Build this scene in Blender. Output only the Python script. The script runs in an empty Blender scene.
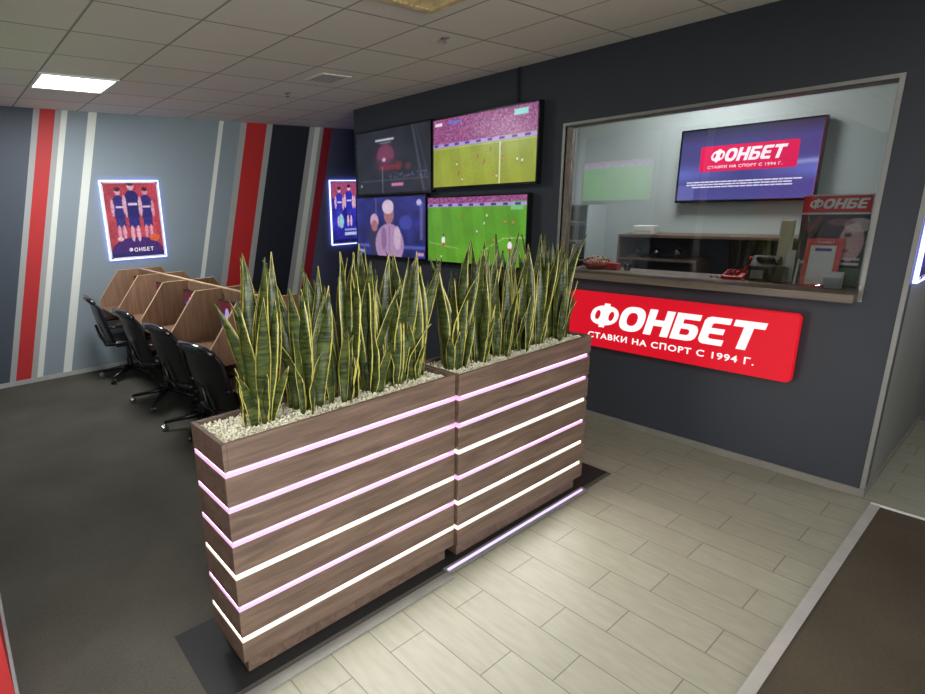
import bpy, bmesh, math, random
import numpy as np
from mathutils import Vector, Matrix
PI = math.pi
SC = bpy.context.scene
COL = SC.collection
R = math.radians

# ------------------------------------------------------------------ helpers
EX = .45; K = 2**-EX
def lin(c):
    return tuple(((v/255)/12.92 if v/255 <= .04045 else ((v/255+.055)/1.055)**2.4) for v in c)

def obj(name, bm, mat=None, parent=None, smooth=False, bevel=0, segs=2):
    me = bpy.data.meshes.new(name)
    bmesh.ops.recalc_face_normals(bm, faces=bm.faces)
    bm.to_mesh(me); bm.free()
    o = bpy.data.objects.new(name, me)
    COL.objects.link(o)
    for m in (mat if isinstance(mat, (list, tuple)) else [mat]):
        if m: me.materials.append(m)
    if parent: o.parent = parent
    if smooth:
        for p in me.polygons: p.use_smooth = True
    if bevel:
        b = o.modifiers.new('bevel', 'BEVEL'); b.width = bevel; b.segments = segs; b.limit_method = 'ANGLE'
    return o

def thing(name, label, cat, loc=(0, 0, 0), rz=0, group=None):
    o = bpy.data.objects.new(name, None); COL.objects.link(o)
    o.location = loc; o.rotation_euler = (0, 0, rz); o.empty_display_size = .1
    o['label'] = label; o['category'] = cat
    if group: o['group'] = group
    return o

def tag(o, label, cat, group=None, kind=None):
    o['label'] = label; o['category'] = cat
    if group: o['group'] = group
    if kind: o['kind'] = kind
    return o

def struct(o, label=None):
    o['kind'] = 'structure'
    if label: o['label'] = label
    return o

def lab(o, t): o['label'] = t; return o

def box(bm, x0, x1, y0, y1, z0, z1, mtx=None, mi=0):
    vs = [bm.verts.new((x, y, z)) for x in (x0, x1) for y in (y0, y1) for z in (z0, z1)]
    if mtx is not None:
        for v in vs: v.co = mtx @ v.co
    fs = []
    for i in ((0,1,3,2),(4,6,7,5),(0,4,5,1),(2,3,7,6),(0,2,6,4),(1,5,7,3)):
        f = bm.faces.new([vs[k] for k in i]); f.material_index = mi; fs.append(f)
    return fs
def BX(*a, **k):
    bm = bmesh.new(); box(bm, *a, **k); return bm

def prism(bm, pts, axis, a, b, mi=0):
    """extrude a 2D polygon along axis (0 x: pts are (y,z); 1 y: (x,z); 2 z: (x,y))"""
    def mk(p, t):
        return {0: (t, p[0], p[1]), 1: (p[0], t, p[1]), 2: (p[0], p[1], t)}[axis]
    A = [bm.verts.new(mk(p, a)) for p in pts]; B = [bm.verts.new(mk(p, b)) for p in pts]
    n = len(pts)
    fs = [bm.faces.new(A), bm.faces.new(B[::-1])]
    for i in range(n): fs.append(bm.faces.new((A[i], A[(i+1) % n], B[(i+1) % n], B[i])))
    for f in fs: f.material_index = mi
    return fs

def lathe(bm, prof, cx=0, cy=0, seg=20, mi=0):
    rings = []
    for r, z in prof:
        rings.append([bm.verts.new((cx+max(r, 1e-4)*math.cos(2*PI*i/seg), cy+max(r, 1e-4)*math.sin(2*PI*i/seg), z)) for i in range(seg)])
    for a, b in zip(rings, rings[1:]):
        for i in range(seg):
            f = bm.faces.new((a[i], a[(i+1) % seg], b[(i+1) % seg], b[i])); f.material_index = mi
    bm.faces.new(rings[0]); bm.faces.new(rings[-1])

def tube(bm, pts, r, seg=8):
    pts = [Vector(p) for p in pts]
    rad = r if isinstance(r, (list, tuple)) else [r]*len(pts)
    rings = []
    up = Vector((0, 0, 1))
    for i, p in enumerate(pts):
        d = (pts[min(i+1, len(pts)-1)] - pts[max(i-1, 0)]).normalized()
        u = up if abs(d.dot(up)) < .95 else Vector((1, 0, 0))
        s = d.cross(u).normalized(); t = s.cross(d).normalized()
        rings.append([bm.verts.new(p + rad[i]*(math.cos(2*PI*k/seg)*s + math.sin(2*PI*k/seg)*t)) for k in range(seg)])
    for a, b in zip(rings, rings[1:]):
        for k in range(seg): bm.faces.new((a[k], a[(k+1) % seg], b[(k+1) % seg], b[k]))
    bm.faces.new(rings[0]); bm.faces.new(rings[-1])

# ------------------------------------------------------------------ materials
def newmat(name):
    m = bpy.data.materials.new(name); m.use_nodes = True
    nt = m.node_tree; b = nt.nodes['Principled BSDF']
    return m, nt, b, nt.nodes, nt.links

def plain(name, c, rough=.5, metal=0, var=.08, scale=8, bump=0, spec=.5):
    m, nt, b, N, L = newmat(name)
    c = lin(c)
    tc = N.new('ShaderNodeTexCoord'); nz = N.new('ShaderNodeTexNoise'); nz.inputs['Scale'].default_value = scale; nz.inputs['Detail'].default_value = 5
    L.new(tc.outputs['Object'], nz.inputs['Vector'])
    cr = N.new('ShaderNodeValToRGB'); L.new(nz.outputs['Fac'], cr.inputs['Fac'])
    cr.color_ramp.elements[0].position = .3; cr.color_ramp.elements[1].position = .7
    cr.color_ramp.elements[0].color = (*[v*(1-var) for v in c], 1); cr.color_ramp.elements[1].color = (*[min(1, v*(1+var)) for v in c], 1)
    L.new(cr.outputs['Color'], b.inputs['Base Color'])
    b.inputs['Roughness'].default_value = rough; b.inputs['Metallic'].default_value = metal
    b.inputs['Specular IOR Level'].default_value = spec
    if bump:
        bp = N.new('ShaderNodeBump'); bp.inputs['Strength'].default_value = bump; bp.inputs['Distance'].default_value = .002
        n2 = N.new('ShaderNodeTexNoise'); n2.inputs['Scale'].default_value = scale*8; L.new(tc.outputs['Object'], n2.inputs['Vector'])
        L.new(n2.outputs['Fac'], bp.inputs['Height']); L.new(bp.outputs['Normal'], b.inputs['Normal'])
    return m

def emis(name, c, s, linc=None):
    m, nt, b, N, L = newmat(name)
    c = linc or lin(c)
    b.inputs['Base Color'].default_value = (*[v*.35 for v in c], 1); b.inputs['Specular IOR Level'].default_value = .2
    b.inputs['Emission Color'].default_value = (*c, 1); b.inputs['Emission Strength'].default_value = s*K
    return m

def wood(name, c1, c2, axis='X', rough=.45, scale=1.0):
    m, nt, b, N, L = newmat(name)
    tc = N.new('ShaderNodeTexCoord'); mp = N.new('ShaderNodeMapping')
    st = {'X': (1.2, 14, 14), 'Y': (14, 1.2, 14), 'Z': (14, 14, 1.2)}[axis]
    mp.inputs['Scale'].default_value = [v*scale for v in st]
    L.new(tc.outputs['Object'], mp.inputs['Vector'])
    nz = N.new('ShaderNodeTexNoise'); nz.inputs['Scale'].default_value = 2.2; nz.inputs['Detail'].default_value = 8; nz.inputs['Roughness'].default_value = .65; nz.inputs['Distortion'].default_value = .6
    L.new(mp.outputs['Vector'], nz.inputs['Vector'])
    cr = N.new('ShaderNodeValToRGB'); L.new(nz.outputs['Fac'], cr.inputs['Fac'])
    cr.color_ramp.elements[0].position = .3; cr.color_ramp.elements[1].position = .72
    cr.color_ramp.elements[0].color = (*lin(c1), 1); cr.color_ramp.elements[1].color = (*lin(c2), 1)
    L.new(cr.outputs['Color'], b.inputs['Base Color']); b.inputs['Roughness'].default_value = rough
    bp = N.new('ShaderNodeBump'); bp.inputs['Strength'].default_value = .15; bp.inputs['Distance'].default_value = .001
    L.new(nz.outputs['Fac'], bp.inputs['Height']); L.new(bp.outputs['Normal'], b.inputs['Normal'])
    return m

def glass_mat(name, tint=(1, 1, 1), rough=0, ior=1.5):
    # thin pane: transparent with a fresnel mirror layer
    m = bpy.data.materials.new(name); m.use_nodes = True; nt = m.node_tree; N = nt.nodes; L = nt.links; N.clear()
    out = N.new('ShaderNodeOutputMaterial'); mx = N.new('ShaderNodeMixShader'); fr = N.new('ShaderNodeFresnel'); fr.inputs['IOR'].default_value = ior
    tr = N.new('ShaderNodeBsdfTransparent'); tr.inputs['Color'].default_value = (*tint, 1)
    gl = N.new('ShaderNodeBsdfGlossy'); gl.inputs['Roughness'].default_value = rough
    L.new(fr.outputs[0], mx.inputs[0]); L.new(tr.outputs[0], mx.inputs[1]); L.new(gl.outputs[0], mx.inputs[2]); L.new(mx.outputs[0], out.inputs[0])
    return m

def screen_mat(name, s):
    m, nt, b, N, L = newmat(name)
    b.inputs['Base Color'].default_value = (.01, .01, .012, 1); b.inputs['Roughness'].default_value = .25
    a = N.new('ShaderNodeVertexColor'); a.layer_name = 'Col'
    L.new(a.outputs['Color'], b.inputs['Emission Color']); b.inputs['Emission Strength'].default_value = s*K
    return m
def print_mat(name, rough=.4):
    m, nt, b, N, L = newmat(name)
    a = N.new('ShaderNodeVertexColor'); a.layer_name = 'Col'
    L.new(a.outputs['Color'], b.inputs['Base Color']); b.inputs['Roughness'].default_value = rough
    return m

M = {}
M['plank'] = wood('walnut laminate', (74, 58, 49), (118, 95, 82), 'Y')
M['plankx'] = wood('walnut laminate end', (74, 58, 49), (116, 93, 81), 'X')
M['booth'] = wood('brown desk laminate', (118, 88, 68), (156, 122, 98), 'Z')
M['boothtop'] = wood('brown desk laminate top', (112, 84, 66), (146, 114, 92), 'X')
M['edge'] = plain('beige edge banding', (205, 175, 135), .5)
M['sill'] = wood('grey brown sill laminate', (92, 80, 68), (128, 114, 98), 'X')
M['shelf'] = wood('brown shelf laminate', (96, 76, 62), (124, 102, 86), 'X')
M['black'] = plain('black plastic', (16, 16, 18), .35)
M['bezel'] = plain('black glossy bezel', (9, 9, 11), .2)
M['leather'] = plain('black leather', (20, 20, 22), .32, bump=.3, scale=20)
M['roll'] = plain('glossy black leather', (30, 30, 33), .16, spec=.8)
M['mesh'] = plain('black mesh cloth', (17, 17, 19), .75, bump=.3, scale=60)
M['darkwood'] = plain('dark brown armrest pad', (66, 38, 28), .3)
M['chrome'] = plain('chrome', (190, 190, 195), .2, 1)
M['alu'] = plain('brushed aluminium', (185, 185, 180), .32, .9)
M['alud'] = plain('matt grey aluminium', (150, 150, 145), .4, .6)
M['white'] = plain('white plastic', (215, 215, 210), .45)
M['paper'] = plain('white paper', (225, 225, 220), .8)
M['red'] = plain('red plastic', (205, 28, 30), .4)
M['darkred'] = plain('dark red card', (150, 26, 28), .45)
M['darkwall'] = plain('dark blue grey wall paint', (49, 54, 61), .6, var=.04, scale=3, bump=.15)
M['sidewall'] = plain('grey side wall paint', (125, 126, 122), .6, var=.05, scale=3)
M['boothwall'] = plain('pale grey booth wall paint', (176, 184, 182), .7, var=.03, scale=3)
M['basegrey'] = plain('grey baseboard', (128, 124, 116), .45)
M['baselight'] = plain('pale grey baseboard', (165, 165, 165), .45)
M['gravel'] = plain('pale gravel', (226, 222, 200), .8, var=.2, scale=90)
M['gravel_base'] = plain('fine pale grit', (176, 170, 148), .9, scale=150, var=.3)
M['soil'] = plain('potting soil', (60, 48, 36), .9, scale=60, var=.3)
M['mat'] = plain('black floor mat', (19, 19, 19), .6, bump=.3, scale=50)
M['glass'] = glass_mat('window glass', (.97, .985, .98), ior=1.75)
M['cglass'] = glass_mat('clear glass', (.9, .93, .95), ior=1.5)
M['acryl'] = glass_mat('clear acrylic', (.93, .95, .96), ior=1.45)
M['pink'] = emis('pink LED diffuser', None, 1.0, (.86, .47, .78))
M['warm'] = emis('warm white LED diffuser', None, 1.0, (1.0, .86, .72))
M['lav'] = emis('lavender emissive line', None, 1.3, (.70, .56, 1.0))
M['bluewhite'] = emis('blue white lightbox edge', None, 5.5, (.30, .35, 1.0))
M['panel'] = emis('ceiling panel diffuser', None, 6.0, (.95, .98, 1.0))
M['lred'] = emis('lit red sign face', None, .62, lin((238, 22, 44)))
M['lwhite'] = emis('lit white lettering', None, .92, (1, .97, .98))
M['lpinkw'] = emis('screen white lettering', None, .85, (1, .86, .95))
M['lpinkred'] = emis('screen red logo plate', None, .8, lin((228, 30, 88)))
M['lscreenwhite'] = emis('screen caption white', None, .7, (.85, .8, 1))

# ceiling
def ceiling_mat():
    m, nt, b, N, L = newmat('mineral fibre ceiling tiles')
    tc = N.new('ShaderNodeTexCoord'); mp = N.new('ShaderNodeMapping')
    mp.inputs['Location'].default_value = (4.0, -.885, 0)
    L.new(tc.outputs['Object'], mp.inputs['Vector'])
    br = N.new('ShaderNodeTexBrick'); br.offset = 0; br.squash = 1
    br.inputs['Scale'].default_value = 1; br.inputs['Brick Width'].default_value = .6; br.inputs['Row Height'].default_value = .6
    br.inputs['Mortar Size'].default_value = .009; br.inputs['Mortar Smooth'].default_value = .3
    br.inputs['Color1'].default_value = (*lin((232, 222, 210)), 1); br.inputs['Color2'].default_value = (*lin((226, 216, 204)), 1)
    br.inputs['Mortar'].default_value = (*lin((160, 152, 142)), 1)
    L.new(mp.outputs['Vector'], br.inputs['Vector'])
    nz = N.new('ShaderNodeTexNoise'); nz.inputs['Scale'].default_value = 60; L.new(tc.outputs['Object'], nz.inputs['Vector'])
    mx = N.new('ShaderNodeMixRGB'); mx.blend_type = 'MULTIPLY'; mx.inputs[0].default_value = .12
    L.new(br.outputs['Color'], mx.inputs[1]); L.new(nz.outputs['Color'], mx.inputs[2])
    L.new(mx.outputs[0], b.inputs['Base Color']); b.inputs['Roughness'].default_value = .9
    bp = N.new('ShaderNodeBump'); bp.invert = True; bp.inputs['Strength'].default_value = .5; bp.inputs['Distance'].default_value = .004
    L.new(br.outputs['Fac'], bp.inputs['Height']); L.new(bp.outputs['Normal'], b.inputs['Normal'])
    return m
M['ceiling'] = ceiling_mat()

def tile_mat():
    m, nt, b, N, L = newmat('greige floor tiles')
    tc = N.new('ShaderNodeTexCoord'); mp = N.new('ShaderNodeMapping')
    mp.inputs['Location'].default_value = (.955, -.22, 0)
    L.new(tc.outputs['Object'], mp.inputs['Vector'])
    br = N.new('ShaderNodeTexBrick'); br.offset = .382; br.offset_frequency = 2; br.squash = 1
    br.inputs['Scale'].default_value = 1; br.inputs['Brick Width'].default_value = .51; br.inputs['Row Height'].default_value = .197
    br.inputs['Mortar Size'].default_value = .0026; br.inputs['Mortar Smooth'].default_value = .2; br.inputs['Bias'].default_value = 0
    br.inputs['Color1'].default_value = (*lin((139, 137, 120)), 1); br.inputs['Color2'].default_value = (*lin((145, 143, 126)), 1)
    br.inputs['Mortar'].default_value = (*lin((98, 95, 82)), 1)
    L.new(mp.outputs['Vector'], br.inputs['Vector'])
    mp2 = N.new('ShaderNodeMapping'); mp2.inputs['Scale'].default_value = (3, 14, 1); L.new(tc.outputs['Object'], mp2.inputs['Vector'])
    nz = N.new('ShaderNodeTexNoise'); nz.inputs['Scale'].default_value = 2.5; nz.inputs['Detail'].default_value = 7; L.new(mp2.outputs['Vector'], nz.inputs['Vector'])
    cr = N.new('ShaderNodeValToRGB'); cr.color_ramp.elements[0].position = .3; cr.color_ramp.elements[0].color = (.86, .86, .85, 1); cr.color_ramp.elements[1].position = .75; cr.color_ramp.elements[1].color = (1.05, 1.05, 1.05, 1)
    L.new(nz.outputs['Fac'], cr.inputs['Fac'])
    mx = N.new('ShaderNodeMixRGB'); mx.blend_type = 'MULTIPLY'; mx.inputs[0].default_value = 1
    L.new(br.outputs['Color'], mx.inputs[1]); L.new(cr.outputs['Color'], mx.inputs[2])
    L.new(mx.outputs[0], b.inputs['Base Color']); b.inputs['Roughness'].default_value = .42
    bp = N.new('ShaderNodeBump'); bp.invert = True; bp.inputs['Strength'].default_value = .4; bp.inputs['Distance'].default_value = .002
    L.new(br.outputs['Fac'], bp.inputs['Height']); L.new(bp.outputs['Normal'], b.inputs['Normal'])
    return m
M['tile'] = tile_mat()

def carpet_mat(name, a, c):
    m, nt, b, N, L = newmat(name)
    tc = N.new('ShaderNodeTexCoord')
    nz = N.new('ShaderNodeTexNoise'); nz.inputs['Scale'].default_value = 260; nz.inputs['Detail'].default_value = 2; L.new(tc.outputs['Object'], nz.inputs['Vector'])
    n2 = N.new('ShaderNodeTexNoise'); n2.inputs['Scale'].default_value = 1.6; n2.inputs['Detail'].default_value = 5; L.new(tc.outputs['Object'], n2.inputs['Vector'])
    ad = N.new('ShaderNodeMath'); ad.operation = 'ADD'; L.new(nz.outputs['Fac'], ad.inputs[0]); L.new(n2.outputs['Fac'], ad.inputs[1])
    cr = N.new('ShaderNodeValToRGB'); L.new(ad.outputs[0], cr.inputs['Fac'])
    ad.use_clamp = False
    dv = N.new('ShaderNodeMath'); dv.operation = 'MULTIPLY'; dv.inputs[1].default_value = .5; L.new(ad.outputs[0], dv.inputs[0]); L.new(dv.outputs[0], cr.inputs['Fac'])
    cr.color_ramp.elements[0].position = .36; cr.color_ramp.elements[1].position = .64
    cr.color_ramp.elements[0].color = (*lin(a), 1); cr.color_ramp.elements[1].color = (*lin(c), 1)
    L.new(cr.outputs['Color'], b.inputs['Base Color']); b.inputs['Roughness'].default_value = .95; b.inputs['Specular IOR Level'].default_value = .1
    bp = N.new('ShaderNodeBump'); bp.inputs['Strength'].default_value = .5; bp.inputs['Distance'].default_value = .003
    L.new(nz.outputs['Fac'], bp.inputs['Height']); L.new(bp.outputs['Normal'], b.inputs['Normal'])
    return m
M['carpet'] = carpet_mat('grey carpet', (68, 66, 60), (88, 86, 78))
M['matbrown'] = carpet_mat('brown entrance mat', (60, 54, 44), (78, 70, 58))

GREYBLUE = (130, 142, 150); LG = (160, 161, 160); DK = (62, 70, 82)
def stripe_mat(name, stops, slope, axis_y=True, lo=-1, hi=6.5):
    m, nt, b, N, L = newmat(name)
    tc = N.new('ShaderNodeTexCoord'); sp = N.new('ShaderNodeSeparateXYZ'); L.new(tc.outputs['Object'], sp.inputs[0])
    mu = N.new('ShaderNodeMath'); mu.operation = 'MULTIPLY'; mu.inputs[1].default_value = -slope; L.new(sp.outputs['Z'], mu.inputs[0])
    ad = N.new('ShaderNodeMath'); ad.operation = 'ADD'; L.new(sp.outputs['Y' if axis_y else 'X'], ad.inputs[0]); L.new(mu.outputs[0], ad.inputs[1])
    mr = N.new('ShaderNodeMapRange'); mr.inputs['From Min'].default_value = lo; mr.inputs['From Max'].default_value = hi; L.new(ad.outputs[0], mr.inputs['Value'])
    cr = N.new('ShaderNodeValToRGB'); cr.color_ramp.interpolation = 'CONSTANT'; L.new(mr.outputs['Result'], cr.inputs['Fac'])
    els = cr.color_ramp.elements
    for i, (p, c) in enumerate(stops):
        t = (p-lo)/(hi-lo)
        if i == 0: e = els[0]; e.position = 0
        elif i == 1: e = els[1]; e.position = t
        else: e = els.new(t)
        e.color = (*lin(c), 1)
    L.new(cr.outputs['Color'], b.inputs['Base Color']); b.inputs['Roughness'].default_value = .6
    return m
WH = (216, 220, 212); RD = (180, 32, 34); BK = (26, 29, 42)
M['stripes'] = stripe_mat('striped wall mural', [(-1, DK), (.36, LG), (.42, RD), (.57, LG), (.62, WH), (.695, GREYBLUE), (.885, WH), (.965, GREYBLUE),
    (2.40, WH), (2.48, GREYBLUE), (2.70, LG), (2.79, RD), (3.09, LG), (3.17, BK), (3.77, LG), (3.84, WH), (3.93, LG), (4.0, (150, 26, 44)), (4.13, (84, 88, 116))], .24)  # last stop has the posters' blue glow mixed into its colour
M['stripes2'] = stripe_mat('striped near wall mural', [(-7, GREYBLUE), (-5.3, WH), (-5.2, GREYBLUE), (-4.0, BK), (-3.4, LG), (-3.3, DK), (-2.7, (150, 24, 26))], .0, False, -7, -1)

def leaf_mat():
    m, nt, b, N, L = newmat('variegated snake plant leaf')
    uv = N.new('ShaderNodeUVMap'); uv.uv_map = 'UVMap'; sp = N.new('ShaderNodeSeparateXYZ'); L.new(uv.outputs[0], sp.inputs[0])
    s1 = N.new('ShaderNodeMath'); s1.operation = 'SUBTRACT'; s1.inputs[1].default_value = .5; L.new(sp.outputs['X'], s1.inputs[0])
    ab = N.new('ShaderNodeMath'); ab.operation = 'ABSOLUTE'; L.new(s1.outputs[0], ab.inputs[0])
    tc = N.new('ShaderNodeTexCoord'); mp = N.new('ShaderNodeMapping'); mp.inputs['Scale'].default_value = (10, 10, 75); L.new(tc.outputs['Object'], mp.inputs['Vector'])
    nz = N.new('ShaderNodeTexNoise'); nz.inputs['Scale'].default_value = 1; nz.inputs['Detail'].default_value = 4; nz.inputs['Distortion'].default_value = 1; L.new(mp.outputs['Vector'], nz.inputs['Vector'])
    cr = N.new('ShaderNodeValToRGB'); L.new(nz.outputs['Fac'], cr.inputs['Fac'])
    cr.color_ramp.elements[0].position = .4; cr.color_ramp.elements[1].position = .62
    cr.color_ramp.elements[0].color = (*lin((30, 40, 18)), 1); cr.color_ramp.elements[1].color = (*lin((70, 80, 33)), 1)
    n3 = N.new('ShaderNodeTexNoise'); n3.inputs['Scale'].default_value = 30; L.new(tc.outputs['Object'], n3.inputs['Vector'])
    th = N.new('ShaderNodeMath'); th.operation = 'MULTIPLY_ADD'; th.inputs[1].default_value = .12; th.inputs[2].default_value = .37; L.new(n3.outputs['Fac'], th.inputs[0])
    gt = N.new('ShaderNodeMath'); gt.operation = 'GREATER_THAN'; L.new(ab.outputs[0], gt.inputs[0]); L.new(th.outputs[0], gt.inputs[1])
    # the base of a leaf fades to a yellower green
    mx = N.new('ShaderNodeMixRGB'); L.new(gt.outputs[0], mx.inputs[0]); L.new(cr.outputs['Color'], mx.inputs[1]); mx.inputs[2].default_value = (*lin((180, 168, 84)), 1)
    L.new(mx.outputs[0], b.inputs['Base Color']); b.inputs['Roughness'].default_value = .38
    return m
M['leaf'] = leaf_mat()

# ------------------------------------------------------------------ painted pictures (screens and posters) as coloured grids
rng = np.random.default_rng(7)
def noise(h, w, ch, cw):
    g = rng.random((ch+1, cw+1)); y = np.linspace(0, ch-1e-3, h); x = np.linspace(0, cw-1e-3, w)
    yi = y.astype(int); xi = x.astype(int); fy = (y-yi)[:, None]; fx = (x-xi)[None]
    a = g[np.ix_(yi, xi)]; b = g[np.ix_(yi, xi+1)]; c = g[np.ix_(yi+1, xi)]; d = g[np.ix_(yi+1, xi+1)]
    return (a*(1-fx)+b*fx)*(1-fy)+(c*(1-fx)+d*fx)*fy
class Pic:
    def __init__(s, w, h, c=(0, 0, 0)):
        s.w, s.h = w, h; s.a = np.zeros((h, w, 3)); s.a[:] = c
        s.V, s.U = np.mgrid[0:1:h*1j, 0:1:w*1j]
    def put(s, mask, c, al=1.0):
        m = (mask*al)[..., None] if mask.dtype != bool else mask[..., None]*al
        s.a = s.a*(1-m)+np.array(c, float)*m
    def rect(s, u0, u1, v0, v1, c, al=1.0): s.put((s.U >= u0) & (s.U <= u1) & (s.V >= v0) & (s.V <= v1), c, al)
    def ell(s, u, v, ru, rv, c, al=1.0): s.put(((s.U-u)/ru)**2+((s.V-v)/rv)**2 <= 1, c, al)
    def soft(s, u, v, ru, rv, c, al=1.0): s.put(np.exp(-((s.U-u)/ru)**2-((s.V-v)/rv)**2), c, al)
    def line(s, u0, v0, u1, v1, w, c, al=1.0):
        d = np.array([u1-u0, (v1-v0)]); t = np.clip(((s.U-u0)*d[0]+(s.V-v0)*d[1])/(d@d), 0, 1)
        s.put(np.hypot(s.U-u0-t*d[0], (s.V-v0-t*d[1])*s.h/s.w) < w, c, al)
    def finish(s, blur=1, grain=.12, seed=1):
        r = np.random.default_rng(seed); g = 1+grain*(r.random((s.h, s.w))-.5)*2
        s.a = s.a*g[..., None]
        for _ in range(blur):
            q = np.pad(s.a, ((1, 1), (1, 1), (0, 0)), 'edge')
            s.a = (q[:-2, 1:-1]+q[2:, 1:-1]+q[1:-1, :-2]+q[1:-1, 2:]+2*s.a)/6
        return s
    def mul(s, n): s.a = s.a*n[..., None]

def picture(name, pic, mat, parent, P, sx, sz, ax='x', flip=1, zoff=0):
    """a rectangle sx wide and sz tall, base centre at local P; ax 'x': lies along x facing -y; 'y': lies along y facing +x; flip -1 turns it round"""
    me = bpy.data.meshes.new(name); h, w = pic.h, pic.w
    U = pic.U.ravel()-.5; V = pic.V.ravel(); n = h*w
    co = np.zeros((n, 3))
    if ax == 'x': co[:, 0] = P[0]+U*sx*flip; co[:, 1] = P[1]
    else: co[:, 1] = P[1]+U*sx*flip; co[:, 0] = P[0]
    co[:, 2] = P[2]+V*sz
    i = np.arange((h-1)*(w-1)); r = i//(w-1); c = i % (w-1); a = r*w+c
    F = np.stack([a, a+1, a+w+1, a+w], 1)
    me.from_pydata(co.tolist(), [], F.tolist()); me.update()
    ca = me.color_attributes.new('Col', 'FLOAT_COLOR', 'POINT')
    A = np.clip(pic.a, 0, 255).reshape(-1, 3)/255; Ln = np.where(A <= .04045, A/12.92, ((A+.055)/1.055)**2.4)
    ca.data.foreach_set('color', np.concatenate([Ln, np.ones((n, 1))], 1).ravel().astype(np.float32))
    o = bpy.data.objects.new(name, me); COL.objects.link(o); me.materials.append(mat); o.parent = parent
    return o

# ------------------------------------------------------------------ lettering
def curve_mesh(cu):
    o = bpy.data.objects.new('tmp', cu); COL.objects.link(o)
    dg = bpy.context.evaluated_depsgraph_get(); me = bpy.data.meshes.new_from_object(o.evaluated_get(dg))
    bpy.data.objects.remove(o); return me
def ell_pts(cx, cy, rx, ry, n=28, p=2.0):
    out = []
    for i in range(n):
        t = 2*PI*i/n; c, s = math.cos(t), math.sin(t)
        out.append((cx+rx*abs(c)**(2/p)*(1 if c >= 0 else -1), cy+ry*abs(s)**(2/p)*(1 if s >= 0 else -1)))
    return out
SLOGAN = 'CTABКИ HA CПOPT C 1994 Г.'
LOGO = {}
LOGO['Ф'] = (1.2, [[ell_pts(.6, .5, .6, .41, 32, 2.3), ell_pts(.3, .5, .12, .2, 20), ell_pts(.9, .5, .12, .2, 20)], [[(.48, 0), (.72, 0), (.72, 1), (.48, 1)]]])
LOGO['О'] = (1.0, [[ell_pts(.5, .5, .5, .5, 36, 2.6), ell_pts(.5, .5, .22, .27, 28, 2.3)]])
LOGO['Н'] = (.94, [[[(0, 0), (.29, 0), (.29, .38), (.65, .38), (.65, 0), (.94, 0), (.94, 1), (.65, 1), (.65, .61), (.29, .61), (.29, 1), (0, 1)]]])
LOGO['Б'] = (.9, [[[(0, 0), (.62, 0), (.78, .04), (.87, .13), (.9, .3), (.88, .46), (.8, .57), (.64, .62), (.29, .62), (.29, .79), (.84, .79), (.84, 1), (0, 1)],
                  [(.28, .2), (.54, .2), (.61, .25), (.62, .32), (.6, .39), (.53, .43), (.28, .43)]]])
LOGO['Е'] = (.86, [[[(.18, 0), (.82, 0), (.82, .21), (.36, .21), (.29, .26), (.29, .4), (.74, .4), (.74, .6), (.29, .6), (.29, .74), (.36, .79), (.84, .79), (.84, 1), (.18, 1), (.06, .95), (0, .84), (0, .16), (.06, .05)]]])
LOGO['Т'] = (.96, [[[(.335, 0), (.625, 0), (.625, .78), (.96, .78), (.96, 1), (0, 1), (0, .78), (.335, .78)]]])
def logo(text, x0, x1, z0, z1, y, mat, parent, depth=.004, shear=.22, partname='letter'):
    """heavy slanted lettering standing in the local xz plane at y, facing -y"""
    H = z1-z0; tot = sum(LOGO[c][0] for c in text)+.09*(len(text)-1)
    k = (x1-x0-shear*H*.9)/tot
    x = 0
    for ch in text:
        w, groups = LOGO[ch]; bm = bmesh.new()
        for gi, g in enumerate(groups):
            cu = bpy.data.curves.new('tmp', 'CURVE'); cu.dimensions = '2D'; cu.fill_mode = 'BOTH'; cu.extrude = depth/2
            for loop in g:
                sp = cu.splines.new('POLY'); sp.points.add(len(loop)-1); sp.use_cyclic_u = True
                for p, (a, b) in zip(sp.points, loop): p.co = (x0+(x+a)*k+shear*H*b, z0+b*H, 0, 1)
            me = curve_mesh(cu); b2 = bmesh.new(); b2.from_mesh(me)
            for v in b2.verts: v.co = Vector((v.co.x, y-depth*.5*(1+.02*gi)-v.co.z, v.co.y))
            b2.to_mesh(me); bm.from_mesh(me); b2.free()
        obj(partname, bm, mat, parent)
        x += w+.09
def text_mesh(s, x0, x1, z0, h, y, mat, parent, name='caption', depth=.002, off=.0):
    cu = bpy.data.curves.new('tmp', 'FONT'); cu.body = s; cu.size = 1; cu.space_character = 1.15; cu.extrude = .0; cu.offset = off
    me = curve_mesh(cu); xs = [v.co.x for v in me.vertices]; ys = [v.co.y for v in me.vertices]
    bm = bmesh.new(); bm.from_mesh(me)
    for v in bm.verts:
        v.co = Vector((x0+(v.co.x-min(xs))/(max(xs)-min(xs))*(x1-x0), y, z0+(v.co.y-min(ys))/(max(ys)-min(ys))*h))
    r = bmesh.ops.extrude_face_region(bm, geom=bm.faces[:])
    bmesh.ops.translate(bm, verts=[v for v in r['geom'] if isinstance(v, bmesh.types.BMVert)], vec=(0, -depth, 0))
    return obj(name, bm, mat, parent)
def rrect(x0, x1, z0, z1, r, n=6):
    pts = []
    for cx, cz, a0 in ((x1-r, z0+r, -90), (x1-r, z1-r, 0), (x0+r, z1-r, 90), (x0+r, z0+r, 180)):
        for i in range(n+1):
            a = R(a0+90*i/n); pts.append((cx+r*math.cos(a), cz+r*math.sin(a)))
    return pts
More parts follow.
